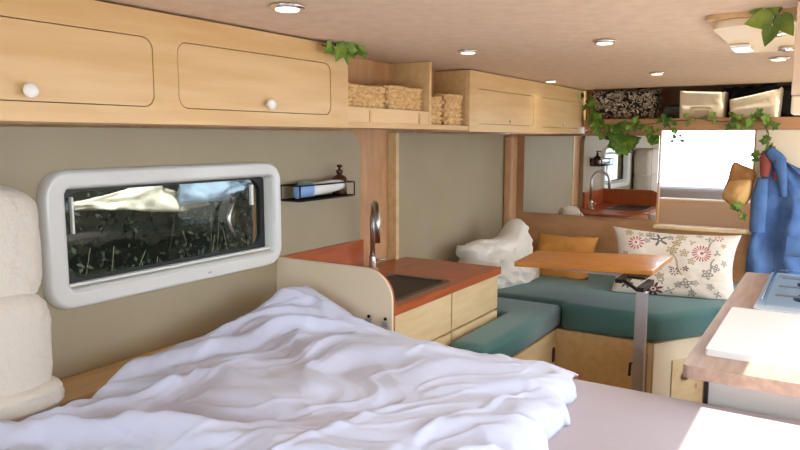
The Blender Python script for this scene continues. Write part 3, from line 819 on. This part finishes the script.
def fl_shape(u, v, s):
    a, b = 2 * u - 1, 2 * v - 1
    x = a * W_ / 2 * (1 - 0.13 * (1 - b * b) * abs(a) ** 3); y = b * H_ / 2 * (1 - 0.15 * (1 - a * a) * abs(b) ** 3)
    q = max(0.0, (1 - a ** 4) * (1 - b ** 4)) ** 0.5
    return Vector((x, y, s * T_ / 2 * q + 0.010 * q ** 0.5 * n3(a * 2, b * 2, s * 3)))
for s in (1, -1):
    G = grid(bm, lambda u, v: fl_shape(u, v, s), 250 if s > 0 else 60, 190 if s > 0 else 48)
    nu, nv = len(G) - 1, len(G[0]) - 1
    for i, r_ in enumerate(G):
        for j, vt in enumerate(r_): vt[cl] = floral(i / nu, j / nv) if s > 0 else WHT
bmesh.ops.recalc_face_normals(bm, faces=bm.faces)
FP = frame_mtx((3.70, 0.678, 0.808), (0.22, -0.97, -0.03), (0.50, 0.10, 0.86))
place(bm, FP)
for v in bm.verts: v.co.z = max(v.co.z, 0.689)
t = obj('pillow', bm, M['floral'], None, True, recalc=False)
tag(t, 'white pillow printed with red and grey flowers on the front bench', 'pillow')

# ------------------------------------------------------------------ mirror
t = thing('wall_mirror', 'large frameless mirror on the bulkhead reflecting tap and side window', 'mirror', (BH - 0.02, 1.29, 1.0))
MZ0, MZ1 = 1.002, 1.483
obj('mirror_glass', bx(BH - 0.024, BH - 0.019, 0.864, 1.676, MZ0, MZ1), M['mirror'], t)
obj('mirror_joint', bx(BH - 0.0248, BH - 0.0242, 0.8995, 0.9010, MZ0, MZ1), M['dark_gap'], t)
obj('mirror_backing', bx(BH - 0.0185, BH - 0.001, 0.867, 1.673, MZ0 + 0.003, MZ1 - 0.003), M['dark_gap'], t)
bm = NB(); lathe(bm, [(0.007, 0), (0.007, -0.004), (0.003, -0.006)], (BH - 0.0245, 1.30, MZ0 + 0.008), 'x', 12); obj('mirror_clip', bm, M['chrome'], t, True)

# ------------------------------------------------------------------ over-cab shelf and bedding
t = thing('over_cab_shelf', 'plywood shelf above the mirror and windscreen, edged by a plank', 'shelf', (4.45, 0.5, 1.535))
obj('shelf_board', bx(BH + 0.031, 4.845, RW + 0.005, 1.312, 1.5345, 1.5595), M['birch_edge'], t)
obj('front_plank', bx(BH - 0.020, BH + 0.030, RW + 0.005, 1.30, 1.515, 1.579, bev=0.004), M['bulk_ply'], t)

bm = pillow(0.44, 0.19, 0.30, 50, 34, 0.02, 0.03, 2.0)
place(bm, frame_mtx((4.36, 1.135, 1.665), (0, -1, 0.01), (0.15, 0, 0.98)))
for v in bm.verts: v.co.z = min(max(v.co.z, 1.562), 1.79); v.co.x = max(v.co.x, BH + 0.036); v.co.y = min(v.co.y, 1.30)
tag(obj('folded_bedding', bm, M['print'], None, True), 'folded bedding with a dark leafy print on the over-cab shelf', 'bedding')
bm = pillow(0.30, 0.10, 0.26, 30, 20, 0.02, 0.02, 12.0)
place(bm, frame_mtx((4.52, 0.84, 1.615), (0, -1, 0.0), (0.1, 0, 1)))
for v in bm.verts: v.co.z = max(v.co.z, 1.562); v.co.x = max(v.co.x, BH + 0.06); v.co.y = min(v.co.y, 0.905)
tag(obj('folded_blanket', bm, M['sage'], None, True), 'low grey green blanket between dark print bedding and beige bag', 'blanket')
def storage_bag(label, cy, w, h, tilt, flare, handle):
    t = thing('fabric_bin', label, 'fabric bin', (4.27, cy, 1.5615), 'beige fabric bins on the over-cab shelf')
    bm = NB()
    def f(u, v):
        a = 2 * PI * u
        sg = lambda q, e: math.copysign(abs(q) ** e, q)
        k = 1 + flare * v
        y = -sg(math.cos(a), 0.18) * w / 2 * k; x = sg(math.sin(a), 0.18) * 0.085 * (1 + 0.1 * v)
        z = v * (h + tilt * y / w + 0.012 * n3(u * 5, cy, 0) + 0.25 * flare * h * (abs(y) / (w / 2)) ** 2)
        return Vector((4.27 + x + 0.006 * n3(u * 6, v * 3, cy), cy + y, 1.5625 + z))
    V = grid(bm, f, 60, 16, True); bm.faces.new([V[i][0] for i in range(60)])
    b = obj('bin_body', bm, M['beige_cloth'], t, True)
    md = b.modifiers.new('cloth', 'SOLIDIFY'); md.thickness = 0.005; md.offset = -1
    if handle:
        bm = NB(); tube(bm, [(4.178, cy - 0.05, 1.632), (4.166, cy - 0.04, 1.638), (4.166, cy + 0.04, 1.638), (4.178, cy + 0.05, 1.632)], 0.006, 8)
        obj('handle', bm, M['pocket'], t, True)
        obj('pocket', bx(4.172, 4.1795, cy - 0.045, cy + 0.03, 1.585, 1.622, bev=0.003), M['pocket'], t)
    return t
storage_bag('beige fabric bin with a handle in the middle of the over-cab shelf', 0.665, 0.230, 0.165, 0.015, 0.02, True)
storage_bag('beige fabric bin with flared lip at the right end of the over-cab shelf', 0.40, 0.235, 0.140, -0.055, 0.06, False)
bm = pillow(0.42, 0.20, 0.24, 40, 26, 0.02, 0.04, 21.0)
place(bm, frame_mtx((4.55, 0.40, 1.67), (0, -1, 0), (0.1, 0, 1)))
for v in bm.verts: v.co.z = min(max(v.co.z, 1.562), 1.79); v.co.x = min(v.co.x, 4.84)
tag(obj('duffel_bag', bm, M['black_cloth'], None, True), 'black bag lying behind the beige bins on the over-cab shelf', 'bag')

# ------------------------------------------------------------------ cab seat seen through the opening
t = thing('cab_seat', 'beige covered cab seat back beyond the bulkhead opening', 'seat', (4.55, 0.65, FL))
bm = NB(); soft(bm, rrect(4.42, 4.60, 0.25, 1.02, 0.06, 5), 0.55, 1.10, 0.05); obj('backrest', bm, M['seat'], t, True)
bm = NB(); soft(bm, rrect(4.45, 4.93, 0.25, 1.02, 0.06, 5), FL + 0.002, 0.545, 0.04); obj('seat_base', bm, M['seat'], t, True)

# ------------------------------------------------------------------ right kitchen counter
CX0, CX1, CY1 = 1.868, 3.36, 0.31
t = thing('kitchen_counter', 'right hand kitchen counter with a pale beech top', 'counter', (2.6, 0.0, FL))
bm = NB(); plate(bm, rrect(CX0, CX1, RW + 0.002, CY1, (0, 0.0, 0.015, 0.02)), [], 'z', WT - 0.034, WT)
bevelled(obj('countertop', bm, M['beech'], t), 0.006, 3)
obj('carcass', bx(1.962, CX1 - 0.03, RW + 0.003, CY1 - 0.045, FL, WT - 0.0345), M['white_plastic'], t)
obj('edge_strip', bx(1.955, 1.9615, CY1 - 0.055, CY1 - 0.044, FL, WT - 0.035), M['rubber'], t)
bm = NB(); plate(bm, rrect(1.985, 2.545, -0.13, 0.272, 0.008), [], 'z', WT + 0.0004, WT + 0.018)
tag(bevelled(obj('chopping_board', bm, M['board']), 0.003), 'white chopping board lying on the beech counter', 'chopping board')
t = thing('gas_hob', 'glass lidded steel hob set into the beech counter beyond the white board', 'hob', (2.97, 0.0, WT))
bm = NB(); plate(bm, rrect(2.58, 3.33, -0.27, 0.212, 0.015), [rrect(2.62, 3.29, -0.24, 0.18, 0.02)], 'z', WT + 0.0004, WT + 0.014); obj('hob_rim', bm, M['enamel'], t)
obj('hob_tray', bx(2.615, 3.295, -0.245, 0.185, WT + 0.0005, WT + 0.005), M['enamel'], t)
bm = NB(); plate(bm, rrect(2.585, 3.325, -0.265, 0.207, 0.012), [], 'z', WT + 0.028, WT + 0.033); obj('glass_lid', bm, glass('hob_glass', (0.88, 0.93, 0.97, 1), 0.14, 0.12), t)
for (hx, hy) in ((2.84, 0.06), (3.13, 0.06), (2.98, -0.13)):
    bm = NB(); lathe(bm, [(0.045, 0.0052), (0.045, 0.012), (0.03, 0.014), (0.03, 0.022)], (hx, hy, WT), 'z', 24); obj('burner', bm, M['black_glass'], t, True)
for hx in (2.80, 2.98, 3.16):
    bm = NB(); tube(bm, [(hx, -0.22, WT + 0.024), (hx, 0.16, WT + 0.024)], 0.004, 6); obj('pan_grid', bm, M['steel'], t)
bm = NB(); tube(bm, [(2.70, 0.192, WT + 0.024), (3.28, 0.192, WT + 0.024)], 0.0055, 8); obj('lid_hinge', bm, M['chrome'], t)

# ------------------------------------------------------------------ hanging clothes
t = thing('denim_jacket', 'blue denim jacket with rust lining hanging beside the windscreen', 'jacket', (BH - 0.05, 0.17, 0.76))
def jacket(u, v):
    # u across (left of picture to right), v downwards
    yl = 0.305 + 0.06 * min(1, v / 0.25) ** 0.7 - 0.02 * math.sin(v * 5); yr = 0.21 - 0.40 * min(1, v / 0.35) ** 0.8
    y = yl + (yr - yl) * u; z = 1.395 - 0.03 * abs(u - 0.4) - 0.655 * v - 0.05 * u * (1 - v)
    fold = math.sin(u * 21 + 1.4 * math.sin(v * 3.2)) * 0.028 * min(1, 0.25 + v) + 0.020 * n3(u * 5, v * 3, 4)
    bulge = 0.055 * math.sin(PI * u) ** 0.6
    return y, z, fold + bulge
bm = NB()
F = grid(bm, lambda u, v: Vector((BH - 0.030 - jacket(u, v)[2], jacket(u, v)[0], jacket(u, v)[1])), 70, 60)
Bk = grid(bm, lambda u, v: Vector((BH - 0.012, jacket(u, v)[0], jacket(u, v)[1])), 70, 60)
for i in range(70):
    bm.faces.new((F[i][0], F[i + 1][0], Bk[i + 1][0], Bk[i][0])); bm.faces.new((F[i][60], F[i + 1][60], Bk[i + 1][60], Bk[i][60]))
for j in range(60):
    bm.faces.new((F[0][j], F[0][j + 1], Bk[0][j + 1], Bk[0][j])); bm.faces.new((F[70][j], F[70][j + 1], Bk[70][j + 1], Bk[70][j]))
obj('jacket_body', bm, M['denim'], t, True)
def strip(pts, w, m, name, par, th=0.006):
    bm = NB()
    P_ = [Vector(p) for p in pts]; n = len(P_) - 1
    def f(u, v):
        q = u * n; i = min(int(q), n - 1); p = P_[i].lerp(P_[i + 1], q - i); d = (P_[i + 1] - P_[i]).normalized(); s = d.cross(Vector((-1, 0, 0))).normalized()
        ww = w[i] + (w[i + 1] - w[i]) * (q - i) if isinstance(w, list) else w
        return p + s * ww * (v - 0.5) + Vector((0.01 * (2 * v - 1) ** 2, 0, 0))
    grid(bm, f, 24, 6); o = obj(name, bm, m, par, True, recalc=False)
    md = o.modifiers.new('cloth', 'SOLIDIFY'); md.thickness = th; md.offset = 0; return o
jx = BH - 0.105
strip([(jx + 0.01, 0.325, 1.395), (jx, 0.315, 1.33), (jx + 0.005, 0.318, 1.27)], [0.03, 0.055, 0.035], M['rust'], 'lining', t)
strip([(jx, 0.262, 1.30), (jx - 0.004, 0.255, 1.255)], [0.03, 0.04], M['rust'], 'lining', t)
strip([(jx - 0.004, 0.31, 1.41), (jx - 0.012, 0.255, 1.36), (jx - 0.016, 0.235, 1.26), (jx - 0.012, 0.225, 1.17)], [0.05, 0.06, 0.04, 0.03], M['denim'], 'collar', t)
strip([(jx + 0.01, 0.325, 1.26), (jx - 0.002, 0.335, 1.16), (jx - 0.002, 0.335, 0.98)], [0.04, 0.065, 0.06], M['denim'], 'sleeve', t, 0.02)
strip([(jx - 0.015, 0.20, 0.92), (jx - 0.015, 0.10, 0.915)], [0.10, 0.10], M['denim'], 'pocket', t)
bm = NB(); bmesh.ops.create_icosphere(bm, subdivisions=2, radius=0.012)
for v in bm.verts: v.co += Vector((BH - 0.02, 0.292, 1.375 + 0.06))
obj('coat_peg', bm, M['pale_ply'], None, True)
bpy.data.objects['coat_peg']['label'] = 'small pale round peg above the denim jacket'; bpy.data.objects['coat_peg']['category'] = 'peg'

t = thing('sun_hat', 'tan soft brimmed hat hanging left of the denim jacket', 'hat', (BH - 0.07, 0.44, 1.10))
def puff(outline, x, thick, seed):
    """soft stuffed shape with a given outline in y, z"""
    bm = NB(); n = len(outline); c = Vector((sum(p[0] for p in outline) / n, sum(p[1] for p in outline) / n))
    out = []
    for i in range(n):
        p0, p1, p2, p3 = (Vector(outline[(i + k) % n]) for k in (-1, 0, 1, 2))
        for k in range(6):
            t_ = k / 6
            out.append(0.5 * ((2 * p1) + (p2 - p0) * t_ + (2 * p0 - 5 * p1 + 4 * p2 - p3) * t_ ** 2 + (3 * p1 - p0 - 3 * p2 + p3) * t_ ** 3))
    m_ = len(out)
    for sgn in (1, -1):
        def f(u, v):
            p = c.lerp(out[int(round(u * m_)) % m_], max(0.02, v)); h = math.sqrt(max(0, 1 - v ** 2.4))
            return Vector((x - sgn * thick / 2 * h * (1 + 0.35 * n3(p.x * 14 + seed, p.y * 14, sgn)), p.x, p.y))
        grid(bm, f, m_, 10, True)
    bmesh.ops.remove_doubles(bm, verts=bm.verts, dist=0.0003); bmesh.ops.holes_fill(bm, edges=bm.edges)
    return bm
def yz(px_pts):
    return px_pts
obj('brim', puff([(0.475, 1.338), (0.425, 1.325), (0.368, 1.296), (0.372, 1.235), (0.42, 1.215), (0.475, 1.205), (0.512, 1.19), (0.497, 1.25)], BH - 0.045, 0.045, 3), M['tan_dark'], t, True)
obj('crown', puff([(0.475, 1.245), (0.42, 1.255), (0.378, 1.245), (0.376, 1.17), (0.40, 1.115), (0.44, 1.10), (0.49, 1.125), (0.517, 1.16), (0.50, 1.21)], BH - 0.078, 0.08, 7), M['tan'], t, True)

# ------------------------------------------------------------------ ivy
LEAF = [(0, 0), (0.18, -0.22), (0.46, -0.16), (0.40, 0.12), (0.62, 0.34), (0.34, 0.46), (0.22, 0.62), (0.0, 1.0)]
LEAF = LEAF + [(-x, y) for x, y in LEAF[-2:0:-1]]
OVATE = [(0, 0), (0.20, 0.02), (0.36, 0.20), (0.34, 0.42), (0.20, 0.70), (0.0, 1.0)]
OVATE = OVATE + [(-x, y) for x, y in OVATE[-2:0:-1]]
def leaf(bm, p, tip, nrm, s, shape=None):
    tip = Vector(tip).normalized(); nrm = Vector(nrm).normalized(); sd = tip.cross(nrm).normalized(); nrm = sd.cross(tip)
    c = bm.verts.new(Vector(p) + tip * s * 0.35 - nrm * s * 0.06)
    vs = [bm.verts.new(Vector(p) + sd * x * s + tip * y * s + nrm * s * (0.22 * abs(x) - 0.10 * max(0, y - 0.4))) for x, y in (shape or LEAF)]
    for i in range(len(vs)): bm.faces.new((c, vs[i], vs[(i + 1) % len(vs)]))
def ivy(name, label, stems_, leaves, m='leaf', thick=0.0025):
    base = stems_[0][0]
    t = thing(name, label, 'ivy', base)
    bm = NB()
    for s in stems_: tube(bm, s, thick, 6)
    obj('stem', bm, M['stem'], t, True)
    bm = NB()
    for l in leaves: leaf(bm, *l)
    o = obj('foliage', bm, M[m], t, recalc=False)
    md = o.modifiers.new('blade', 'SOLIDIFY'); md.thickness = 0.0012; md.offset = 0
    return t
def along(path, n, size, spread, facing=(-1, 0, 0), droop=0.6):
    out = []; P_ = [Vector(p) for p in path]
    for k in range(n):
        q = rnd.random() * (len(P_) - 1); i = min(int(q), len(P_) - 2); p = P_[i].lerp(P_[i + 1], q - i)
        f = Vector(facing)
        p = p + Vector((rnd.uniform(0.2, 1) * f.x * 0.03, rnd.gauss(0, 1) * spread, rnd.gauss(0, 1) * spread))
        a = rnd.uniform(0, 2 * PI)
        out.append((p, (0.2 * rnd.gauss(0, 1), math.cos(a), math.sin(a) - droop), Vector(f) + Vector((rnd.gauss(0, .4), rnd.gauss(0, .4), rnd.gauss(0, .4))), rnd.uniform(*size)))
    return out
gx = BH - 0.03
def wob(path, n, amp, sd):
    P_ = [Vector(p) for p in path]; out = []
    for k in range(n + 1):
        q = k / n * (len(P_) - 1); i = min(int(q), len(P_) - 2); p = P_[i].lerp(P_[i + 1], q - i)
        out.append(p + Vector((-abs(amp * 0.4 * n3(k * 0.5, sd, 0)), amp * n3(k * 0.4, sd, 1), amp * n3(k * 0.4, sd, 2))))
    return out
s1 = wob([(gx, 1.275, 1.71), (gx, 1.26, 1.60), (gx, 1.17, 1.535)], 14, 0.02, 1)
s2 = wob([(gx, 1.17, 1.535), (gx, 0.95, 1.545), (gx, 0.70, 1.575), (gx, 0.50, 1.555), (gx, 0.345, 1.56)], 30, 0.02, 2)
s3 = wob([(gx, 1.10, 1.54), (gx, 1.07, 1.47), (gx, 1.04, 1.41)], 10, 0.015, 3)
s4 = wob([(gx, 0.345, 1.60), (gx, 0.325, 1.52), (gx, 0.315, 1.42), (gx - 0.01, 0.36, 1.35)], 14, 0.015, 4)
s5 = wob([(gx, 0.83, 1.56), (gx, 0.79, 1.50), (gx, 0.77, 1.45)], 8, 0.01, 5)
s6 = wob([(gx - 0.02, 0.92, 1.53), (gx - 0.02, 0.90, 1.47), (gx - 0.02, 0.905, 1.43)], 8, 0.01, 6)
lv = along(s1, 18, (0.035, 0.06), 0.022) + along(s2, 50, (0.022, 0.040), 0.020) + along(s3, 15, (0.05, 0.075), 0.026) + along(s4, 16, (0.034, 0.055), 0.018) + along(s5, 10, (0.018, 0.03), 0.015) + along(s6, 7, (0.03, 0.05), 0.012)
ivy('ivy_garland', 'green ivy garland trailing along the over-cab shelf plank and down past the mirror', [s1, s2, s3, s4, s5, s6], lv)
cy_ = CF - 0.012
sp = [(1.86, cy_, 1.745), (1.74, cy_ - 0.02, 1.735), (1.62, cy_ - 0.015, 1.738)]
lv = [((1.655, cy_ - 0.02, 1.742), (-0.6, 0, -0.5), (-.3, -1, -.3), 0.042), ((1.715, cy_ - 0.03, 1.748), (0.2, 0, -1), (-.3, -1, .1), 0.060), ((1.73, cy_ - 0.03, 1.742), (0.7, 0, -0.2), (-.2, -1, .2), 0.055),
      ((1.76, cy_ - 0.03, 1.735), (0.9, -0.1, 0.0), (-.2, -.6, .6), 0.055), ((1.80, cy_ - 0.02, 1.742), (0.9, 0, -0.1), (0, -1, .3), 0.05), ((1.69, cy_ - 0.03, 1.735), (-0.3, 0, -0.5), (-.3, -1, .2), 0.048)]
ivy('ivy_sprig', 'short ivy sprig at the ceiling edge of the long overhead cabinet', [sp], lv)
hp_ = [(1.785, 0.128, CEIL - 0.001), (1.785, 0.138, 1.745), (1.785, 0.142, 1.725), (1.785, 0.138, 1.705)]
lv = [((1.775, 0.143, 1.737), (0, 1, -0.20), (-1, 0, -.25), 0.060, OVATE), ((1.77, 0.142, 1.718), (0, 0.30, -0.95), (-1, 0.2, -.2), 0.048, OVATE), ((1.775, 0.130, 1.740), (0, -0.50, -0.85), (-1, .2, -.1), 0.056, OVATE),
      ((1.78, 0.135, 1.752), (0, 0.9, 0.2), (-1, 0, -.3), 0.028), ((1.78, 0.17, 1.750), (0, 0.9, 0.1), (-1, 0, -.5), 0.026)]
ivy('ivy_sprig', 'three broad ivy leaves hanging below the cream roof hatch', [hp_], lv, 'leaf_pale')
ls = [(BH - 0.10, 0.425, 1.105), (BH - 0.11, 0.42, 1.085), (BH - 0.11, 0.40, 1.07)]
lv = along(ls, 5, (0.03, 0.045), 0.010)
ivy('ivy_sprig', 'small ivy sprig hanging under the tan hat', [ls], lv)

# ------------------------------------------------------------------ light
w = bpy.data.worlds.new('sky'); sc.world = w; w.use_nodes = True
bg = w.node_tree.nodes['Background']; bg.inputs['Color'].default_value = (0.72, 0.86, 1.0, 1); bg.inputs['Strength'].default_value = 9.0
sl = bpy.data.lights.new('sun', 'SUN'); sl.energy = 14.0; sl.angle = 0.009; sl.color = (1.0, 0.93, 0.82)
so = bpy.data.objects.new('sun', sl); COL.objects.link(so)
so.rotation_euler = Vector((0.13, 1.0, -1.15)).to_track_quat('-Z', 'Y').to_euler()
so.location = (1, -6, 7)
# the ceiling lamps burn faintly
for (x, y, pw) in ((1.182, 1.039, 1.0), (2.089, 1.056, 1.5), (2.096, 0.608, 4.0), (3.376, 1.242, 0.8), (3.22, 0.70, 10.0), (2.863, 0.204, 10.0)):
    ll = bpy.data.lights.new('lamp', 'SPOT'); ll.energy = pw; ll.spot_size = 2.6; ll.spot_blend = 1; ll.color = (1, 0.90, 0.76); ll.shadow_soft_size = 0.03
    lo = bpy.data.objects.new('lamp_light', ll); COL.objects.link(lo); lo.location = (x, y, CEIL - 0.02)

# ------------------------------------------------------------------ camera
F_PX = 690.0
yaw = math.atan2(440, math.hypot(F_PX, 87)); pit = math.atan2(87, F_PX)
fw = Vector((math.cos(pit) * math.cos(yaw), math.cos(pit) * math.sin(yaw), -math.sin(pit)))
rt = Vector((math.sin(yaw), -math.cos(yaw), 0)); up = rt.cross(fw)
cd = bpy.data.cameras.new('camera'); cam = bpy.data.objects.new('camera', cd); COL.objects.link(cam)
m = Matrix((rt, up, -fw)).transposed().to_4x4(); m.translation = Vector((0, 0, EYE)); cam.matrix_world = m
cd.sensor_width = 36; cd.lens = F_PX / 800 * 36; cd.clip_start = 0.02
sc.camera = cam
vs = sc.view_settings
sc.display_settings.display_device = 'sRGB'
vs.view_transform = 'Standard'; vs.look = 'None'; vs.gamma = 1; vs.use_curve_mapping = False; vs.exposure = 0.05
